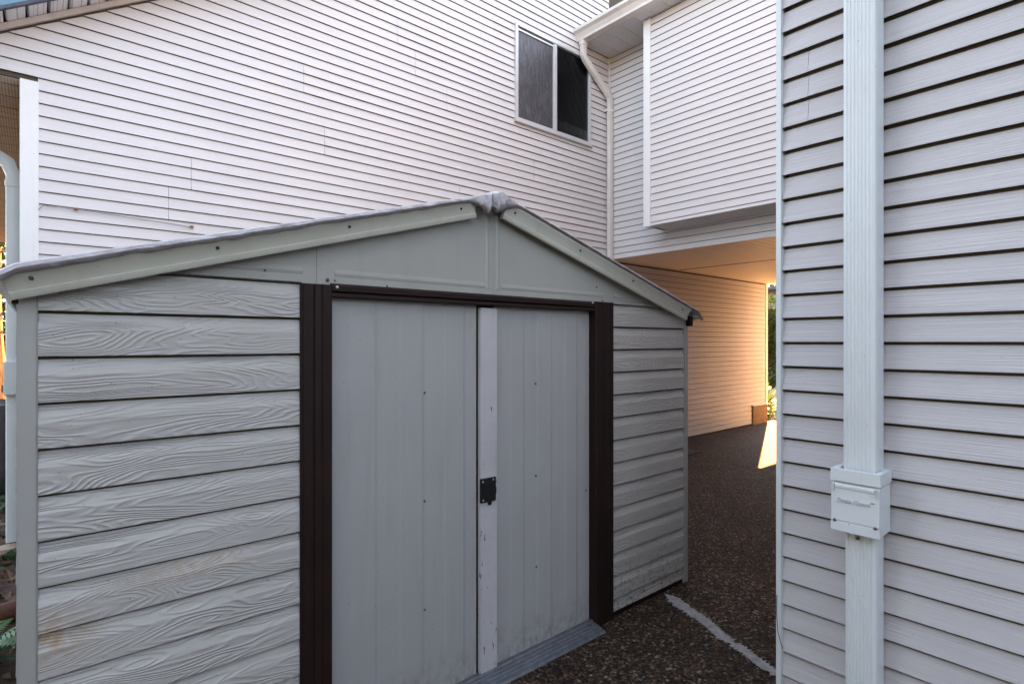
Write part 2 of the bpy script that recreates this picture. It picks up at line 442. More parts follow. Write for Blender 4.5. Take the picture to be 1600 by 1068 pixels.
# foundation vent board at the end of the passage wall
vb = MB(); vb.box(4.015, 4.585, -.035, .0, -.01, .335); vb.build('vent_board', 'vent_board', house, bevel=.004)
MB().box(4.0, 4.6, -.048, .0, .338, .352).build('drip_strip', 'old_gutter', house)
# rake: frieze strip, soffit panels, blue fascia
sl = Vector((1, 0, .65)).normalized(); up = Vector((-.65, 0, 1)).normalized()
LR = (Vector((RIDGE, 0, rkz))-Vector((-6.5, 0, rk(-6.5)))).length
P0 = Vector((-6.5, 0, rk(-6.5)))
MB().prism([(0, 0), (.028, 0), (.028, .035), (0, .035)], P0, (0, -1, 0), tuple(up), tuple(sl*LR)).build('rake_trim', 'old_gutter', house, bevel=.002)
npan = int(LR/.125)
for k in range(npan):
    a = P0+sl*(k*.125)+up*.036
    MB().prism([(.016, .004), (.026, 0), (.118, 0), (.125, .012), (.125, .022), (.016, .022)], a, tuple(sl), tuple(up), (0, -.245, 0)).build('soffit_panel', 'soffit_perf', house)
MB().prism([(.232, -.012), (.262, -.012), (.262, .006), (.232, .006)], P0+up*.03, (0, -1, 0), tuple(up), tuple(sl*LR)).build('drip_edge', 'navy_edge', house)
MB().prism([(.236, .007), (.258, .007), (.258, .20), (.236, .20)], P0+up*.03, (0, -1, 0), tuple(up), tuple(sl*LR)).build('fascia', 'blue_fascia', house)
rf = MB()
q0 = P0+up*.235; rf.prism([(-.3, 0), (8.3, 0), (8.3, .04), (-.3, .04)], q0-sl*.1, (0, 1, 0), tuple(up), tuple(sl*(LR+.1)))
sr = Vector((XR+.5-RIDGE, 0, -(rkz-5.2))).normalized(); ur = Vector((-sr.z, 0, sr.x))
rf.prism([(-.3, 0), (8.3, 0), (8.3, .04), (-.3, .04)], Vector((RIDGE, 0, rkz))+Vector((0, 0, .27)), (0, 1, 0), tuple(ur), tuple(sr*(XR+.9-RIDGE)))
rf.build('roof', 'shingle', house)
# eave soffit along the far-left side of the house
for k in range(32):
    y = .02+k*.25
    MB().prism([(.0, 0), (.11, 0), (.118, .008), (.132, .008), (.14, 0), (.243, 0), (.249, .012), (.249, .02), (0, .02)], (-6.48, y, 3.195), (0, 1, 0), (0, 0, 1), (.555, 0, 0)).build('soffit_panel', 'soffit_perf', house)
MB().box(-6.50, -6.482, -.0, 8.0, 3.15, 3.34).build('fascia', 'blue_fascia', house)
MB().prism([(0, 0), (-.09, 0), (-.125, .09), (-.125, .12), (0, .12)], (-6.502, 0.02, 3.17), (1, 0, 0), (0, 0, 1), (0, 7.9, 0)).build('gutter', 'pale_blue_trim', house)
# ---- window
win = MB()
for a in ((WX0, WX0+.032, WZ0, WZ1), (WX1-.032, WX1, WZ0, WZ1), (WX0+.032, WX1-.032, WZ1-.032, WZ1), (WX0+.032, WX1-.032, WZ0, WZ0+.04)):
    win.box(a[0], a[1], -.034, .012, a[2], a[3])
wo = win.build('window', 'alu', house, bevel=.003)
xm = -1.045
MB().box(xm-.022, xm+.022, -.030, .008, WZ0+.041, WZ1-.033).build('mullion', 'alu', wo, bevel=.003)
MB().box(WX0+.033, xm-.023, -.010, -.005, WZ0+.041, WZ1-.033).build('pane', 'glass_screen', wo)
MB().box(xm+.023, WX1-.033, .000, .005, WZ0+.041, WZ1-.033).build('pane', 'glass_dark', wo)
fr = MB(); fr.box(WX0+.034, WX0+.05, -.022, -.011, WZ0+.042, WZ1-.034).box(xm-.038, xm-.024, -.022, -.011, WZ0+.042, WZ1-.034)
fr.box(WX0+.051, xm-.039, -.022, -.011, WZ1-.075, WZ1-.055); fr.build('screen_frame', 'alu', wo)
MB().box(WX0-.012, WX1+.012, -.052, -.0, WZ0-.022, WZ0-.001).build('sill', 'alu', wo, bevel=.003)

# ---- upper wing across the passage (wall plane x = 0, faces the yard)
YE = -3.93
wc = MB(); wc.box(0, 4.62, YE, -.001, 2.62, 5.30); wing = wc.build('wing_wall', 'joint_shade', house)
course(wing, 'wing_vinyl', 1, YE, -.024, 0, -1, 2.600, c=.067)
for k in range(32):
    z = 2.667+k*CO; c = min(CO, 5.29-z)
    if c < .02: break
    if z+c < 2.93: course(wing, 'wing_vinyl', 1, YE, -.024, 0, -1, z, c=c)
    else: course(wing, 'wing_vinyl', 1, -.85, -.024, 0, -1, z, c=c)
# passage ceiling: grooved soffit boards running along the passage, in two runs with a dark joint
groove = [(0, .024), (0, .003), (.003, 0), (.088, 0), (.091, .003), (.091, .024)]
for run, (xa, xb) in enumerate(((.004, 1.632), (1.665, 5.30))):
    k = 0
    while YE+k*.1 < -.1:
        MB().prism(groove, (xa, YE+k*.1, 2.601+.003*run), (0, 1, 0), (0, 0, 1), (xb-xa, 0, 0)).build('ceiling_board', 'soffit_plain', wing); k += 1
MB().box(.004, 5.30, -.034, -.0175, 2.588, 2.618).build('j_channel', 'soffit_plain', wing)
MB().box(1.634, 1.663, YE, -.02, 2.598, 2.612).build('joint_strip', 'dark_gap', wing)
MB().box(4.64, 5.34, YE, -.02, 2.622, 2.80).build('beam', 'white_trim', wing)
ew = MB(); ew.box(4.625, 4.74, YE, -1.30, -.02, 2.602); ewo = ew.build('sky_block_wall', 'joint_shade', house)  # unseen wall added across the passage exit to keep sky light out
for k in range(0, 31): course(ewo, 'wing_vinyl', 1, YE, -1.32, 4.625, -1, .0203+k*CO)
MB().box(4.60, 4.76, -1.315, -1.25, 0, 2.598).build('corner_board', 'white_trim', house, bevel=.003)  # edge post of the added wall
# ---- bay that juts out of the wing
BX, BZ = -.376, 2.857
bc = MB(); bc.box(BX, -.016, YE, -.842, BZ+.012, 5.288); bay = bc.build('bay', 'joint_shade', house)
zz = 2.898; course(bay, 'wing_vinyl', 1, YE, -.93, BX, -1, BZ+.001, c=.041)
for k in range(30):
    z = zz+k*CO; c = min(CO, 5.285-z)
    if c < .02: break
    course(bay, 'wing_vinyl', 1, YE, -.93, BX, -1, z, c=c)
cp = MB(); cp.box(BX-.022, BX+.10, -.93, -.836, BZ-.004, 5.286); cp.build('corner_board', 'white_trim', bay, bevel=.003)
for k in range(10):
    y = -.94-k*.3
    if y-.3 < YE: break
    MB().box(BX+.004, -.018, y-.298, y, BZ-.006, BZ+.010).build('soffit_panel', 'soffit_perf', bay)
# ---- wing eave: perforated soffit, fascia, gutter, roof
k = 0
while k*.2 < 3.7:
    y = -.01-k*.2
    MB().prism([(0, .004), (.008, 0), (.185, 0), (.192, .010), (.199, .010), (.199, .02), (0, .02)], (-.552, y, 5.292), (0, -1, 0), (0, 0, 1), (.552, 0, 0)).build('soffit_panel', 'soffit_perf', wing); k += 1
MB().box(-.57, -.553, YE, -.004, 5.282, 5.44).build('fascia', 'old_gutter', wing)
MB().prism([(0, 0), (-.078, 0), (-.082, .03), (-.112, .075), (-.150, .100), (-.150, .135), (-.140, .135), (-.140, .108), (-.06, .02), (0, .015)], (-.571, -.006, 5.287), (1, 0, 0), (0, 0, 1), (0, YE+.006, 0)).build('gutter', 'old_gutter', wing)
MB().prism([(0.001, 0), (-.079, -.002), (-.083, .03), (-.113, .075), (-.152, .100), (-.152, .137), (0.001, .137)], (-.571, -.003, 5.287), (1, 0, 0), (0, 0, 1), (0, -.003, 0)).build('gutter_end', 'old_gutter', wing)
rf = MB(); rf.prism([(-.552, 5.375), (2.3, 6.75), (5.5, 5.4), (5.5, 5.45), (2.3, 6.81), (-.552, 5.425)], (0, YE, 0), (1, 0, 0), (0, 0, 1), (0, -YE-.01, 0)); rf.build('roof', 'shingle', wing)
# wing downspout
def downspout(parent, path, w, d, mat, up=(0, 1, 0)):
    m = MB(); m.tube(path, rrect(w, d, .010, 2), up); return m.build('downspout', mat, parent, smooth=True)
ds = downspout(house, [(-.60, -.075, 5.288), (-.60, -.075, 5.23), (-.60, -.075, 5.13), (-.575, -.075, 5.08), (-.10, -.068, 4.76), (-.062, -.066, 4.70), (-.060, -.064, 4.60), (-.060, -.062, .15)], .078, .060, 'old_gutter')
MB().box(-.125, .004, -.066, -.022, 4.545, 4.57).box(-.102, -.018, -.098, -.066, 4.545, 4.57).build('strap', 'white_trim', ds, bevel=.002)
MB().tube([(-.60, -.075, 5.235), (-.60, -.075, 5.29)], rrect(.092, .072, .01), (0, 1, 0)).build('outlet', 'old_gutter', ds, smooth=True)
# left downspout, from the far-left eave gutter, with filter box and foot
ds2 = downspout(house, [(-6.56, .62, 3.17), (-6.56, .62, 3.10), (-6.50, .62, 3.03), (-6.07, .62, 2.84), (-5.995, .62, 2.79), (-5.965, .62, 2.70), (-5.965, .62, .06)], .085, .062, 'pale_blue_trim')
MB().tube([(-5.965, .62, 2.62), (-5.965, .62, 2.66)], rrect(.096, .072, .01)).build('sleeve', 'pale_blue_trim', ds2, smooth=True)
MB().box(-6.020, -5.930, .55, .69, 1.12, 1.36).build('filter_box', 'pale_blue_trim', house, bevel=.006)
MB().box(-6.032, -6.021, .60, .64, 1.14, 1.19).build('latch', 'screw_steel', house)
MB().tube([(-6.0, .60, .0), (-6.0, .60, .03)], ngon(.075, 18)).build('splash_foot', 'concrete', house, smooth=True)
# ---- thin cable clipped on the gable wall
cb = empty('wall_cable', (-5.83, -.02, 2.36), label='thin pale cable clipped slackly to the cream gable wall above the shed', cat='cable')
pts = [(-5.832, -.022, 2.365), (-5.81, -.03, 2.392), (-5.72, -.026, 2.398), (-5.55, -.024, 2.392), (-5.3, -.024, 2.383), (-5.1, -.024, 2.376), (-4.944, -.022, 2.369)]
MB().tube(pts, ngon(.0035, 6), (0, 1, 0)).build('cord', 'cable_white', cb, smooth=True)
for x, z in ((-5.64, 2.396), (-4.95, 2.372)):
    MB().box(x-.012, x+.012, -.034, -.014, z-.007, z+.007).build('clip', 'clip_brown', cb, bevel=.002)

# ================================================================== RIGHT-HAND BUILDING
FX = -3.878
rb = empty('taupe_house', (-2, -8, 0), label='near house corner with taupe woodgrain siding filling the right edge of the photo', cat='house')
rc = MB(); rc.box(FX, 12.0, -13, -3.960, 0, 5.32); rwall = rc.build('wall', 'joint_shade', rb)  # lengthened out of view to shield the passage from sky light
for k in range(0, 64):
    z = 1.5007+(k-18)*CO; c = CO
    if z < 0: continue
    if z+c > 5.3: break
    if 9 <= k-18 < 12 or 30 <= k-18 < 33: pts = [-13, -4.03, -3.944]
    elif (k//3) % 3 == 0: pts = [-13, -5.6, -3.944]
    else: pts = [-13, -3.944]
    for i in range(len(pts)-1):
        course(rwall, 'taupe_vinyl', 1, pts[i]+(.0015 if i else 0), pts[i+1], FX, -1, z, out=.0012*(1-i), lip=.0165, gap=.0095)
for k in range(0, 64):
    z = 1.5007+(k-18)*CO
    if z < 0 or z+CO > 5.3: continue
    course(rwall, 'taupe_vinyl', 0, FX+.10 if z+CO < 2.6 else (FX+.10), 12.0 if z+CO < 2.59 else -.02, -3.960, 1, z, lip=.0165, gap=.0095)
    if z+CO >= 2.59: course(rwall, 'taupe_vinyl', 0, 5.36, 12.0, -3.960, 1, z, lip=.0165, gap=.0095)
MB().box(FX-.022, FX+.09, -3.944, -3.926, 0, 5.3).box(FX-.024, FX+.0, -3.9455, -3.9435, 0, 5.3).build('corner_board', 'pale_blue_trim', rb, bevel=.002)
MB().box(FX-.45, 12.2, -13.2, -3.936, 5.325, 5.345).build('soffit', 'soffit_plain', rb)
rf = MB(); rf.prism([(FX-.5, 5.35), (4, 7.9), (12.4, 5.35)], (0, -13.2, 0), (1, 0, 0), (0, 0, 1), (0, 9.26, 0)); rf.build('roof', 'shingle', rb)
# fluted downspout
def fluted(w, d, n=7):
    out = []
    hw = w/2; r = .010
    out += [(d, -hw+.0), (0+r, -hw), (r*.3, -hw+r*.3), (0, -hw+r)]
    x0, x1 = -hw+r, hw-r
    for k in range(n):
        a = x0+(x1-x0)*k/n; b = x0+(x1-x0)*(k+1)/n; q = (b-a)
        out += [(0, a+q*.25), (.0022, a+q*.40), (.0022, a+q*.72), (0, a+q*.9)]
    out += [(0, hw-r), (r*.3, hw-r*.3), (r, hw), (d, hw)]
    return out
PYC = -4.2045
dsr = MB(); dsr.prism(fluted(.090, .072), (-3.970, PYC, 1.10), (1, 0, 0), (0, 1, 0), (0, 0, 4.2)); dr = dsr.build('downspout', 'pale_blue_trim', rb)
dsl = MB(); dsl.prism(fluted(.086, .068), (-3.966, PYC-.002, .02), (1, 0, 0), (0, 1, 0), (0, 0, .93)); dl = dsl.build('downspout', 'pale_blue_trim', rb)
screw((-3.9655, PYC+.004, .905), (-1, 0, 0), .006, dl)
# filter box
fb = MB(); X0, X1 = -4.0, -3.893; Y0, Y1 = -4.2690, -4.1365
fb.box(X0+.008, X1, Y0+.003, Y1-.003, .925, 1.075)
fbo = fb.build('filter_box', 'pale_blue_trim', rb, bevel=.003)
col_ = MB()                                # open collar on top
for a in ((X0, X0+.016, Y0, Y1), (X1-.012, X1, Y0, Y1), (X0+.016, X1-.012, Y0, Y0+.016), (X0+.016, X1-.012, Y1-.016, Y1)):
    col_.box(a[0], a[1], a[2], a[3], 1.0765, 1.113)
col_.build('collar', 'pale_blue_trim', fbo)
MB().box(X0-.001, X0+.0075, Y0, Y1, .924, .955).build('lower_cover', 'pale_blue_trim', fbo, bevel=.002)
lid = MB(); lid.prism([(0, 0), (-.0075, 0), (-.0075, .100), (-.002, .112), (.002, .113), (0, .113)], (X0+.0078, Y0+.002, .957), (1, 0, 0), (0, 0, 1), (0, Y1-Y0-.004, 0)); lid.build('lid', 'pale_blue_trim', fbo)
lp = MB(); lp.prism([(0, 0), (-.002, .001), (-.0045, .009), (-.003, .014), (0, .015)], (X0+.001, Y0+.014, 1.054), (1, 0, 0), (0, 0, 1), (0, Y1-Y0-.028, 0)); lp.build('lid_lip', 'pale_blue_trim', fbo, smooth=True)
for y in (Y0+.008, Y1-.008):
    MB().box(X0-.004, X0+.0015, y-.003, y+.003, 1.046, 1.068).build('hinge', 'alu', fbo)
for y in (Y0+.012, Y1-.012): screw((X0-.001, y, .956), (-1, 0, 0), .0048, fbo)
def lettering(txt, size, y, z, x, parent, mat, width=None):
    cu = bpy.data.curves.new('t', 'FONT'); cu.body = txt; cu.size = size; cu.extrude = .0018; cu.bevel_depth = .0003; cu.align_x = 'LEFT'; cu.shear = .25; cu.space_character = 1.08
    ob = bpy.data.objects.new('t', cu); link(ob); bpy.context.view_layer.update()
    me = bpy.data.meshes.new_from_object(ob.evaluated_get(bpy.context.evaluated_depsgraph_get())); bpy.data.objects.remove(ob)
    if width:
        k_ = width/max(v.co.x for v in me.vertices)
        for v in me.vertices: v.co.x *= k_
    # text x -> -y world (reads left to right seen from -x), text y -> z
    for v in me.vertices: v.co = Vector((-v.co.z, -v.co.x, v.co.y))
    me.materials.append(M[mat]); o = link(bpy.data.objects.new('lettering', me)); o.parent = parent
    o.location = Vector((x, y, z))-ORG[parent.name]; ORG[o.name] = Vector((x, y, z)); return o
lettering('Drain Guard', .020, Y1-.018, 1.014, X0-.0003, fbo, 'box_lettering', .090)
lettering('TM', .0055, Y0+.022, 1.026, X0-.0003, fbo, 'box_lettering')
MB().tube([(FX-.024, -3.93, .62), (FX-.03, -3.932, .56), (FX-.034, -3.938, .50), (FX-.03, -3.944, .47), (FX-.02, -3.948, .44)], ngon(.0012, 5)).build('loose_wire', 'rubber', rb, smooth=True)

# ================================================================== SHED
shed = empty('garden_shed', (-5.893, -2.827, 0), R(-.558), org=(0, 0, 0), label='grey-green metal garden shed with brown-framed sliding doors and low gable roof', cat='shed')
W, D, SC = 3.143, 2.44, .1236
AP = W/2
def roofz(a): return 2.135-.287*abs(a-AP)
sp_ = [(0, .010), (.0125, .010), (.0130, 0), (.0168, 0), (.0172, .003), (.0160, SC*.58), (.0045, SC*.86), (.003, SC-.0085), (0, SC-.0085)]
bx = MB(); bx.prism([(.012, .03), (W-.012, .03), (W-.012, 1.66), (AP, 2.10), (.012, 1.66)], (0, .06, 0), (1, 0, 0), (0, 0, 1), (0, D-.08, 0)); body = bx.build('wall', 'joint_shade', shed)
def shed_boards(a0, a1, o, e, d, zt):
    for k in range(-1, 13):
        z = 1.585-k*SC
        pr = sp_
        if z < .02: continue
        if z+SC > zt: pr = [(n, min(b, zt-z)) for n, b in sp_]
        m = MB(); vo = Vector(o)+Vector(d)*a0; vo.z = z
        j = random.uniform(-.001, .001)
        # a gentle sag so the boards are not dead straight
        m.prism([(n*(1+j*30), b) for n, b in pr], vo, e, (0, 0, 1), Vector(d)*(a1-a0)); m.build('siding_board', 'shed_siding', body)
    z = 1.585-12*SC
    if z > .03:
        m = MB(); vo = Vector(o)+Vector(d)*a0; vo.z = .032; m.prism([(0, 0), (.013, 0), (.0035, z-.035), (0, z-.034)], vo, e, (0, 0, 1), Vector(d)*(a1-a0)); m.build('siding_board', 'shed_siding', body)
shed_boards(.041, .741, (0, .0, 0), (0, -1, 0), (1, 0, 0), 1.708)
shed_boards(2.41, 3.100, (0, .0, 0), (0, -1, 0), (1, 0, 0), 1.716)
shed_boards(.045, D-.06, (0.012, 0, 0), (-1, 0, 0), (0, 1, 0), 1.64)
shed_boards(.045, D-.06, (W-.012, 0, 0), (1, 0, 0), (0, 1, 0), 1.64)
for a0, a1 in ((.041, .741), (2.41, 3.10)): MB().box(a0, a1, .002, .06, .03, 1.71).build('wall_backing', 'joint_shade', shed)
# corner posts, base rail
MB().box(-.002, .0405, -.018, .045, 0, 1.66).build('corner_post', 'shed_post', shed, bevel=.004)
MB().box(3.1005, 3.145, -.018, .045, 0, 1.675).build('corner_post', 'shed_post', shed, bevel=.004)
for a in (0, W-.04): MB().box(a, a+.04, D-.06, D-.015, 0, 1.64).build('corner_post', 'shed_post', shed, bevel=.004)
MB().box(.02, 3.12, -.004, .05, .001, .0295).build('base_rail', 'brown_metal', shed)
# brown door frame: left and right jambs with rolled grooves, header with track
def jamb(a0, a1):
    w_ = a1-a0
    pts = [(0, .02), (0, -.024), (w_*.34, -.027), (w_*.36, -.022), (w_*.40, -.028), (w_*.58, -.032), (w_*.62, -.036), (w_*.66, -.032), (w_*.96, -.034), (w_, -.030), (w_, .02)]
    return MB().prism(pts, (a0, 0, .0), (1, 0, 0), (0, 1, 0), (0, 0, 1.704)).build('door_jamb', 'brown_metal', shed)
jl = jamb(.742, .842)
MB().box(.731, .7415, -.0215, -.0182, .03, 1.703).build('edge_channel', 'brown_metal', shed)
pts = [(0, .02), (0, -.022), (.006, -.028), (.055, -.026), (.060, -.018), (.066, -.026), (.110, -.022), (.114, -.022), (.1435, -.025), (.1435, .02)]
MB().prism(pts, (2.266, 0, 0), (1, 0, 0), (0, 1, 0), (0, 0, 1.712)).build('door_jamb', 'brown_metal', shed)
hp = [(.03, 1.662), (-.020, 1.660), (-.024, 1.664), (-.022, 1.676), (-.014, 1.680), (-.026, 1.684), (-.026, 1.702), (-.010, 1.712), (.03, 1.712)]
MB().prism(hp, (.843, 0, 0), (0, 1, 0), (0, 0, 1), (1.422, 0, 0)).build('door_header', 'brown_metal', shed)
for a, z in ((.862, 1.698), (2.24, 1.704)): screw((a, -.026, z), (0, -1, 0), .0055, shed, 'alu')
# doors: folded sheet with shallow vertical ribs
def door(a0, a1, y, edges, screws, label=None):
    m = MB(); x = [a0]+edges+[a1]; prof = []
    for i in range(len(x)-1):
        lo = .0 if i % 2 == 0 else .0022
        prof += [(x[i]+(.008 if i else 0), lo), (x[i+1]-.008, lo+.0006)]
    pts = [(a, y-n) for a, n in prof]
    ring = pts+[(a1, y+.012), (a0, y+.012)]
    m.prism(ring, (0, 0, .022), (1, 0, 0), (0, 1, 0), (0, 0, 1.648))
    o = m.build('door', 'door_paint', shed)
    for a, z in screws: screw((a, y-.0005-.0022, z), (0, -1, 0), .0055, o)
    return o
doorL = door(.836, 1.524, .016, [.935, 1.035, 1.14, 1.245, 1.35, 1.452], [(1.251, 1.292), (1.251, .846), (1.251, .40)])
doorR = door(1.620, 2.270, .020, [1.72, 1.80, 1.89, 1.985, 2.08, 2.17], [(1.875, 1.298), (1.877, .853), (1.880, .410), (2.235, .72)])
MB().box(1.5265, 1.622, -.003, .019, .022, 1.652).build('edge_strip', 'white_strip', doorR, bevel=.003)
hs_ = MB(); hs_.box(1.521, 1.606, -.014, -.0035, .790, .896).box(1.565, 1.580, -.016, -.004, .776, .7895).box(1.600, 1.611, -.012, -.004, .82, .85)
hsp = hs_.build('hasp_plate', 'black_metal', doorR, bevel=.0015)
for a, z in ((1.532, .884), (1.590, .886), (1.533, .802)): screw((a, -.014, z), (0, -1, 0), .0036, doorR, 'alu')
# threshold ramp with grooves
rp = [(.018, .0), (.018, .034), (-.004, .034), (-.010, .028), (-.022, .027), (-.026, .022), (-.040, .021), (-.044, .017), (-.058, .015), (-.062, .011), (-.080, .009), (-.088, .002), (-.088, 0)]
MB().prism(rp, (.90, 0, .0005), (0, 1, 0), (0, 0, 1), (1.372, 0, 0)).build('threshold_track', 'galv', shed)
# gable panels
def gp(a0, a1, y, inset):
    zb = 1.706
    top = [(a0, roofz(a0)-.01)]+([(AP, roofz(AP)-.01)] if a0 < AP < a1 else [])+[(a1, roofz(a1)-.01)]
    pts = [(a0, zb), (a1, zb)]+top[::-1]
    o = MB().prism(pts, (0, y, 0), (1, 0, 0), (0, 0, 1), (0, .012, 0)).build('gable_panel', 'shed_post', shed)
    if inset:   # pressed bead round the panel field
        b0, b1 = inset
        bd = MB(); bd.prism([(0, 0), (-.0028, .010), (-.0028, .014), (0, .028)], (b0, y, 1.736), (0, 1, 0), (0, 0, 1), (b1-b0, 0, 0)); bd.build('pressed_bead', 'shed_post', o)
    return o
gp(.10, .80, -.006, (.30, .745))
gp(.795, 1.590, -.009, (.86, 1.545))
gp(1.592, 2.40, -.008, (1.645, 2.34))
gp(2.395, 3.10, -.005, (2.44, 2.80))
for a in (1.560, 1.618): MB().prism([(0, 0), (.008, -.0025), (.014, -.0025), (.022, 0)], (a-.01, -.009, 1.735), (1, 0, 0), (0, 1, 0), (0, 0, .33)).build('pressed_bead', 'shed_post', shed)
for a, z, r in ((.833, 1.723, .007), (1.069, 1.716, .004), (2.338, 1.720, .005), (2.290, 1.79, .005), (.62, 1.74, .004), (.86, 1.722, .004), (.40, 1.735, .004)): screw((a, -.0095, z), (0, -1, 0), r, shed)
# roof sheets and front rake trims
st = .287; sdir = Vector((1, 0, st)).normalized(); sup = Vector((-st, 0, 1)).normalized()
for side in (-1, 1):
    e = Vector((sdir.x*-side, 0, sdir.z)) if side > 0 else Vector((sdir.x, 0, sdir.z))
    n = Vector((st*side, 0, 1)).normalized()
    a_e = -.035 if side < 0 else W+.035
    o = Vector((a_e, -.055, roofz(a_e)))
    Lr = (AP+.035)/sdir.x
    MB().prism([(0, 0), (D+.10, 0), (D+.10, .010), (0, .010)], o, (0, 1, 0), tuple(n), tuple(e*Lr)).build('roof_sheet', 'shed_trim', shed)
trim = [(-.018, -.066), (.0, -.068), (.004, -.062), (.006, -.050), (.002, -.047), (.004, -.040), (.010, -.024), (.018, -.008), (.022, -.002), (.022, .004), (-.018, .004)]
def rake(a0, a1, side):
    e = Vector((1, 0, st if side < 0 else -st)); n = Vector((st*side, 0, 1)).normalized()
    o = Vector((a0, -.055, roofz(a0)-.004))
    t_ = MB().prism(trim, o, (0, -1, 0), tuple(n), tuple(e*(a1-a0))).build('rake_trim', 'shed_trim', shed, smooth=True)
    for f in (.035, .33, .62, .95):
        p = o+e*((a1-a0)*f)-n*.022; p.y = -.055-.0115; screw(p, (0, -1, 0), .0055, t_, 'black_metal')
rake(-.030, 1.446, -1); rake(1.628, 3.085, 1)
MB().box(3.118, 3.150, -.048, .5, 1.60, 1.66).build('eave_bracket', 'brown_metal', shed)
MB().box(-.012, .006, -.015, .5, 1.60, 1.635).build('eave_bracket', 'brown_metal', shed)

# ---- plastic tarp pulled over the shed roof (a thing of its own, lies on the roof)
from mathutils import noise as mn
def build_tarp():
    NA = 190; m = MB()
    rows = []           # (front offset y, drop) profile from the hanging hem over the edge and to the back
    a0, a1 = -.055, 3.205
    ys = [0, .12, .3, .6, 1.0, 1.5, 2.0, D+.06]
    for i in range(NA+1):
        a = a0+(a1-a0)*i/NA
        cr = math.exp(-((a-1.565)/.075)**2)+.6*math.exp(-((a-1.49)/.05)**2)                # bunched at the apex
        left = 1/(1+math.exp((a-1.50)*14))
        leftend = math.exp(-(a/.35)**2)
        roll = .003*left+.002
        hem = (.009*left+.003*leftend)*(1+.7*mn.noise(Vector((a*7, 3, 0))))+.006+.062*cr*(1+.7*mn.noise(Vector((a*45, 0, 0))))
        fold = cr*(.013*math.sin(a*170)+.010*math.sin(a*67+1))
        zr = roofz(a)+.010
        if a > 3.14: zr -= (a-3.14)*.55
        if a < 0: zr -= .02*(-a/.05)
        nz = lambda y: .007*mn.noise(Vector((a*5, y*5, 1)))+.004*mn.noise(Vector((a*16, y*16, 2)))+.001
        yf = -.083-.006*left-.010*cr
        wob = .004*mn.noise(Vector((a*22, 9, 0)))+.003*mn.noise(Vector((a*60, 4, 0)))
        ridge = .012*math.exp(-((a-1.56)/.05)**2)
        prof = [(yf+.012+fold, zr-hem+wob), (yf-.002+fold+wob, zr-hem*.75+wob), (yf-.008+fold*.8+wob, zr-hem*.4+wob*.5), (yf-.006+fold*.5, zr+roll*.3), (yf+.006, zr+roll+ridge*.5), (yf+.030, zr+roll+ridge+.002)]
        prof += [(y, zr+nz(y)+ridge) for y in ys]
        m.v += [(a, y, z) for y, z in prof]
    n = 6+len(ys)
    for i in range(NA):
        for j in range(n-1): m.f.append((i*n+j, i*n+j+1, (i+1)*n+j+1, (i+1)*n+j))
    e = empty('x', (0, 0, 0)); bpy.data.objects.remove(e)
    o = m.build('roof_tarp', 'tarp', None, smooth=True)
    mw = Matrix.Translation((-5.893, -2.827, 0)) @ Matrix.Rotation(R(-.558), 4, 'Z')
    o.matrix_world = mw @ Matrix.Translation(o.location)
    md = o.modifiers.new('thick', 'SOLIDIFY'); md.thickness = .0022; md.offset = 1
    return tag(o, 'crumpled translucent white plastic sheet draped over the shed roof', 'tarp')
build_tarp()

# ================================================================== SMALL THINGS AND PLANTS
def leafmesh(name, mat, pts, size, parent=None, rr=random, asp=.6, droop=0., up=.3):
    m = MB()
    for p in pts:
        p = Vector(p); s = size*rr.uniform(.6, 1.35)
        d = Vector((rr.gauss(0, 1), rr.gauss(0, 1), rr.gauss(0, .6)-droop)).normalized()
        n = Vector((rr.gauss(0, .7), rr.gauss(0, .7), rr.gauss(up, .7))).normalized(); b = d.cross(n)
        if b.length < .01: continue
        b.normalize(); n = b.cross(d); i = len(m.v)
        m.v += [tuple(p), tuple(p+d*s*.45+b*s*asp*.5+n*s*.06), tuple(p+d*s), tuple(p+d*s*.45-b*s*asp*.5+n*s*.06), tuple(p+d*s*.5-n*s*.03)]
        m.f += [(i, i+1, i+4), (i+1, i+2, i+4), (i+2, i+3, i+4), (i+3, i, i+4)]
    o = m.build(name, mat, parent); return o
# hedge beyond the passage
hr = random.Random(11)
hg = empty('hedge', (13.6, -.5, 0), label='tall clipped leafy hedge in the sun beyond the end of the passage', cat='hedge')
pts = []
for k in range(15000):
    y = hr.uniform(-4, 6.5); z = hr.uniform(0, 2.95+.12*math.sin(y*2.1)+.08*math.sin(y*5.3))
    x = 13.0+.25*math.sin(y*3.1+z*2)+.18*math.sin(z*5+y)+abs(hr.gauss(0, .22))
    if z > 2.6: x += hr.uniform(0, .7)
    pts.append((x, y, z))
leafmesh('foliage', 'leaf_hedge', pts, .13, hg, hr)
m = MB(); m.box(13.45, 14.1, -6, 6.5, 0, 2.65); m.build('twig_core', 'leaf_dark', hg)
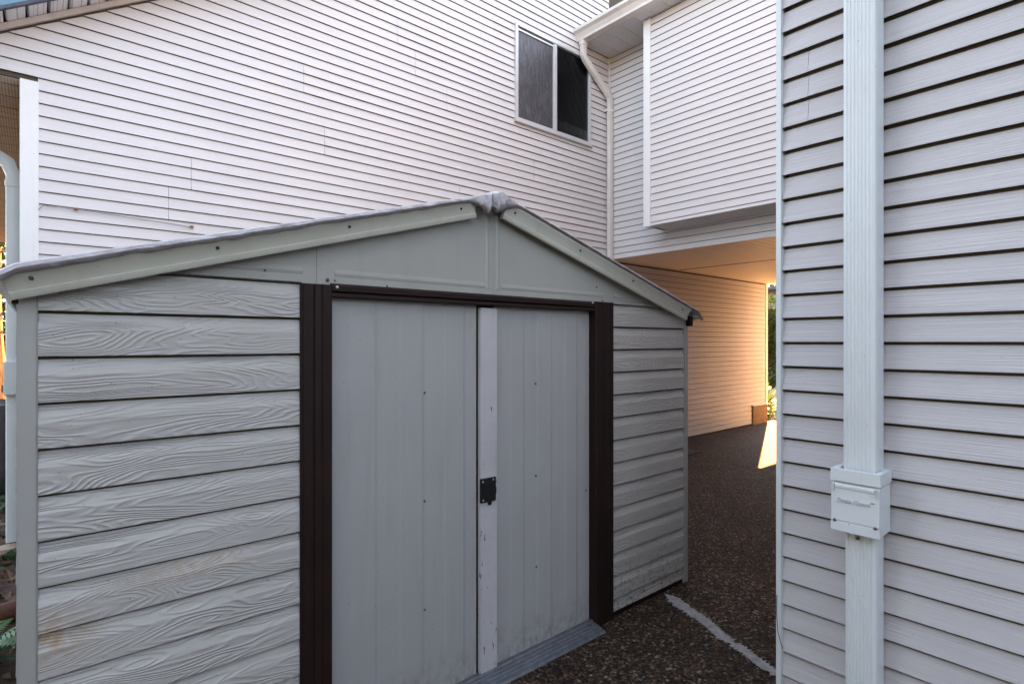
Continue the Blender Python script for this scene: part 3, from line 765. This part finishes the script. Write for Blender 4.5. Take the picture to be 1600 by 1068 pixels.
# spiky yucca-like plants by the house corner
def yucca(x, y, s, n, label, seed):
    rr = random.Random(seed); r_ = empty('spiky_plant', (x, y, -.06), label=label, cat='plant', group='spiky plants by the passage end')
    m = MB()
    for k in range(n):
        a = rr.uniform(0, 6.28); el = rr.uniform(.35, 1.5); L = s*rr.uniform(.7, 1.1); w_ = .022*s/.6
        p = Vector((x, y, -.05)); h = Vector((math.cos(a), math.sin(a), 0)); side = Vector((-h.y, h.x, 0)); i = len(m.v); N = 6
        for j in range(N):
            t = j/(N-1); ang = el-(1.3-el*.5)*t*t*.8; p2 = p+(h*math.cos(ang)+Vector((0, 0, 1))*math.sin(ang))*(L*t); ww = w_*(1-t)**.6*(.6+.8*min(1, t*3))
            m.v += [tuple(p2+side*ww), tuple(p2-Vector((0, 0, .008))), tuple(p2-side*ww)]
        for j in range(N-1):
            q = i+3*j; m.f += [(q, q+1, q+4, q+3), (q+1, q+2, q+5, q+4)]
    m.build('leaves', 'leaf_yucca', r_)
yucca(5.75, .55, .95, 70, 'bright green spiky plant just past the end of the cream passage wall', 1)
yucca(12.4, 3.6, .8, 60, 'sunlit spiky plant in front of the tall hedge', 2)
lowp = random.Random(5); lp_ = empty('low_shrub', (5.35, .35, -.06), label='small yellow-green leafy shrub low beside the passage wall end', cat='shrub')
leafmesh('foliage', 'leaf_yucca', [(5.35+lowp.gauss(0, .16), .35+lowp.gauss(0, .16), -.04+abs(lowp.gauss(0, .13))) for k in range(350)], .07, lp_, lowp)
# distant house over the hedge
nh = empty('distant_house', (25, 4, 0), label='distant low tan house seen above the hedge through the passage', cat='house')
MB().box(22, 29, -8, 18, 0, 4.15).build('wall', 'stucco', nh)
rf = MB(); rf.prism([(21.4, 4.05), (25.5, 4.5), (29.5, 4.05), (29.5, 4.15), (25.5, 4.62), (21.4, 4.17)], (0, -8.5, 0), (1, 0, 0), (0, 0, 1), (0, 27, 0)); rf.build('roof', 'shingle', nh)
for y in (-4, 1.5, 5, 9): wn_ = MB().box(21.96, 22.03, y, y+1.3, 1.2, 2.4).build('window', 'glass_dark', nh)
# dark rubber mat in the passage
mt = MB(); mt.prism(rrect(.46, .34, .03), (.80, -.60, .001), (1, 0, 0), (0, 1, 0), (0, 0, .012)); tag(mt.build('floor_mat', 'rubber', bevel=.003), 'flat black mat lying on the paving beside the passage wall', 'mat')

# ---- left strip: trees, draped cover, ivy, fern, log
tr_i = 0
def tree(x, y, h, r, lean, label, seed, crown=900, cz=2.4, cr=1.5):
    rr = random.Random(seed); e = empty('tree', (x, y, -.06), label=label, cat='tree', group='trees beyond the left side of the house')
    def limb(m, p, q, r0, r1, n=8):
        path = []; P = Vector(p); Q = Vector(q); wob = Vector((rr.uniform(-.06, .06), rr.uniform(-.06, .06), 0))*(Q-P).length
        i0 = len(m.v)
        for k in range(n+1):
            t = k/n; c = P.lerp(Q, t)+wob*math.sin(t*3.1); rad = r0+(r1-r0)*t
            rad *= 1+.10*rr.uniform(-1, 1)+(.5*(1-t*6) if t < .16 and r0 > .05 else 0)
            m.v += [(c.x+rad*math.cos(j*.785), c.y+rad*math.sin(j*.785)*(1+.1*rr.random()), c.z) for j in range(8)]
        for k in range(n):
            for j in range(8): m.f.append((i0+k*8+j, i0+k*8+(j+1) % 8, i0+k*8+8+(j+1) % 8, i0+k*8+8+j))
    m = MB(); top = (x+lean[0], y+lean[1], h); limb(m, (x, y, -.08), top, r, r*.35, 14)
    tips = []
    for k in range(9):
        t = .42+.55*k/9; b = Vector((x, y, 0)).lerp(Vector(top), t); a = rr.uniform(0, 6.28); L = cr*rr.uniform(.5, .95)
        q = b+Vector((math.cos(a)*L, math.sin(a)*L, L*.35)); limb(m, b, q, r*.28, r*.08, 5); tips += [b.lerp(q, s) for s in (.5, .75, 1)]
    m.build('trunk', 'bark', e, smooth=True)
    pts = []
    for k in range(crown):
        c = rr.choice(tips); pts.append((c.x+rr.gauss(0, .34), c.y+rr.gauss(0, .34), c.z+rr.gauss(0, .26)))
    leafmesh('crown', 'leaf_dark', pts, .16, e, rr)
tree(-6.33, 10.9, 7.0, .13, (.35, .3), 'orange-lit leaning tree trunk nearest the left edge of the shed', 21, 1600)
tree(-6.02, 11.7, 6.4, .08, (-.1, .4), 'slim sunlit trunk between the leaning tree and the house downspout', 22, 1100)
tree(-7.3, 12.6, 7.6, .16, (.1, .1), 'thick tree trunk at the far left, outside the photo edge', 23, 1800)
tree(-6.15, 14.6, 6.2, .11, (-.2, .1), 'farthest dark tree trunk behind the leaning sunlit one', 24, 1800)
lr = random.Random(31)
bs = empty('bush', (-6.4, 17.5, -.06), label='dark evergreen bush behind the tree trunks at the far left', cat='bush')
leafmesh('foliage', 'leaf_dark', [(-6.6+lr.gauss(0, 1.3), 17.5+lr.gauss(0, .6), abs(lr.gauss(0, 1.9))) for k in range(6000)], .2, bs, lr)
# draped dark cover
def cover():
    m = MB(); NX, NY = 26, 20; cx, cy = -6.42, 3.35
    for i in range(NX+1):
        for j in range(NY+1):
            uu = i/NX*2-1; vv = j/NY*2-1; rad = max(abs(uu), abs(vv)); a = math.atan2(vv, uu)
            sq = .62
            if rad < sq: z = .92-.05*mn.noise(Vector((uu*3, vv*3, 0)))-.10*(uu+1)*.5
            else: z = .90-(rad-sq)/(1-sq)*.94
            ex = .36+.10*max(0, rad-sq)/(1-sq)+.028*math.sin(a*11)*max(0, rad-sq)*2.6
            f = min(rad, sq)/max(rad, 1e-5)/sq
            m.v.append((cx+uu*f*ex, cy+vv*f*ex*1.25, max(-.05, z+.02*mn.noise(Vector((uu*5, vv*5, 2))))))
    for i in range(NX):
        for j in range(NY): q = i*(NY+1)+j; m.f.append((q, q+1, q+NY+2, q+NY+1))
    o = m.build('fabric_cover', 'cover_cloth', smooth=True)
    md = o.modifiers.new('thick', 'SOLIDIFY'); md.thickness = .004
    return tag(o, 'dark grey fabric cover draped over something beside the house downspout', 'cover')
cover()
# ivy, litter, fern, log
iv = random.Random(41)
pts = [(iv.uniform(-7.2, -5.93), iv.uniform(-2.6, 9), -.05+abs(iv.gauss(0, .07))) for k in range(2600)]
pts = [p for p in pts if mn.noise(Vector((p[0]*2.2, p[1]*1.4, 0))) > -.12 and p[0] < -6.0+.12*math.sin(p[1]*3) and (p[1] < .0 or p[0] < -6.0)]
tag(leafmesh('ivy', 'leaf_ivy', pts, .075, None, iv, .85, 0, 1.2), 'dark green ivy creeping over the soil left of the shed', 'ivy', kind='stuff')
pts = [(iv.uniform(-7.4, -5.9), iv.uniform(-2.8, 12), -.058+abs(iv.gauss(0, .008))) for k in range(5200)]
pts = [p for p in pts if p[0] < -5.96 or p[1] < 0]
tag(leafmesh('leaf_litter', 'leaf_litter', pts, .06, None, iv, .6, 0, 2.2), 'fallen brown leaves and twigs over the bare soil', 'leaf litter', kind='stuff')
def fern(x, y, s, label, seed, z0=-.06):
    rr = random.Random(seed); e = empty('fern', (x, y, z0), label=label, cat='fern', group='ferns beside the shed')
    for k in range(9):
        a = k*.698+rr.uniform(-.25, .25); L = s*rr.uniform(.8, 1.15); h = Vector((math.cos(a), math.sin(a), 0)); sd_ = Vector((-h.y, h.x, 0)); m = MB()
        def pt(t): return Vector((x, y, z0))+h*(L*.85*t)+Vector((0, 0, L*(1.15*t-.75*t*t)))
        N = 20
        m.tube([pt(j/8) for j in range(9)], ngon(.0025, 4), (.1, .2, 1))
        for j in range(2, N):
            t = j/N; p = pt(t); w_ = L*.20*math.sin(math.pi*min(1, t*.95+.08))**.8; tg = (pt(min(1, t+.03))-p).normalized()
            for sg in (-1, 1):
                d = (sd_*sg+tg*.35-Vector((0, 0, .18))).normalized(); i = len(m.v); b = tg*(L*.022)
                m.v += [tuple(p-b*.6), tuple(p+d*w_*.5-b), tuple(p+d*w_), tuple(p+d*w_*.5+b), tuple(p+b*.6)]
                m.f.append((i, i+1, i+2, i+3, i+4))
        m.build('frond', 'leaf_fern', e)
fern(-6.12, -1.12, .36, 'bright green fern at the bottom left corner beside the shed', 1)
fern(-6.45, -.35, .42, 'fern a little farther back along the shed, left edge', 2)
lg = empty('rotten_log', (-6.2, -.55, -.06), label='short reddish-brown rotten log lying in the leaf litter by the shed', cat='log')
MB().tube([(-7.0, -.80, -.0), (-6.5, -.70, .01), (-6.0, -.62, -.005), (-5.93, -.60, -.005)], ngon(.055, 10), (0, 0, 1)).build('log', 'log_wood', lg, smooth=True)
lg2 = random.Random(51)
for k in range(7):
    x = -6.35+lg2.uniform(-.3, .3); y = 9.2+lg2.uniform(-.6, .6); a = lg2.uniform(-.6, .6)
    tag(MB().tube([(x-.6*math.cos(a), y-.6*math.sin(a), .02+.05*k), (x, y, .05+.05*k), (x+.6*math.cos(a), y+.6*math.sin(a), .03+.06*k)], ngon(.014, 6), (0, 0, 1)).build('fallen_branch', 'bark', smooth=True),
        'thin bare branch, %s of the sunlit brush pile at the far left' % ('lowest', 'second lowest', 'third lowest', 'middle', 'third highest', 'second highest', 'topmost')[k], 'branch', 'branches of the brush pile')

# unseen evergreens added behind the viewpoint to cut low sky light in the yard
bh = random.Random(61)
for k in range(9):
    x0, y0 = (-12.4, -17+k*3.0) if k < 6 else (-11.6+(k-5)*2.5, -15.0); he = empty('sky_block_evergreen', (x0, y0, -.06), label='%s added evergreen in the unseen row behind the viewpoint, shading the yard' % ('first', 'second', 'third', 'fourth', 'fifth', 'sixth', 'seventh', 'eighth', 'ninth')[k], cat='tree', group='added evergreens behind the viewpoint')
    MB().tube([(x0, y0, -.06), (x0, y0, 2), (x0, y0, 6.4 if k < 6 else 3.2)], ngon(.18, 8), (1, 0, 0)).build('trunk', 'bark', he)
    pts = []
    for j in range(2800):
        z = bh.uniform(0, 6.9); r = (1.75 if z < 4.2 else 1.75*(7.2-z)/3.0)*math.sqrt(bh.uniform(.1, 1)); a = bh.uniform(0, 6.28); pts.append((x0+r*math.cos(a), y0+r*math.sin(a), z*(1 if k < 6 else .5)))
    leafmesh('crown', 'leaf_dark', pts, .42, he, bh)

# tall trees added beyond the distant house to block sky light into the passage
tt = random.Random(71)
for k in range(9):
    y0 = -19.4+k*5.2; hh = 12.5+1.5*math.sin(k*2.3); x0 = 33+1.2*math.sin(k*1.7)
    te = empty('sky_block_tree', (x0, y0, -.06), label='%s added tall tree of the sky-blocking row far beyond the distant house' % ('first', 'second', 'third', 'fourth', 'fifth', 'sixth', 'seventh', 'eighth', 'ninth')[k], cat='tree', group='added tall trees beyond the distant house')
    m = MB().tube([(x0, y0, -.06), (x0+.2, y0, 4), (x0, y0+.2, hh-2)], ngon(.25, 8), (0, 1, 0))
    for j in range(7):
        a = tt.uniform(0, 6.28); z = hh*(.3+.08*j); m.tube([(x0, y0, z), (x0+1.6*math.cos(a), y0+1.6*math.sin(a), z+1.0)], ngon(.07, 6), (0, 1, 0))
    m.build('trunk', 'bark', te)
    cl = [(tt.gauss(0, 1.5), tt.gauss(0, 1.6), tt.uniform(2.5, hh-.8)) for j in range(26)]
    pts = []
    for j in range(3000):
        c = tt.choice(cl); pts.append((x0+c[0]+tt.gauss(0, .55), y0+c[1]+tt.gauss(0, .6), c[2]+tt.gauss(0, .5)))
    leafmesh('crown', 'leaf_dark', pts, .5, te, tt)
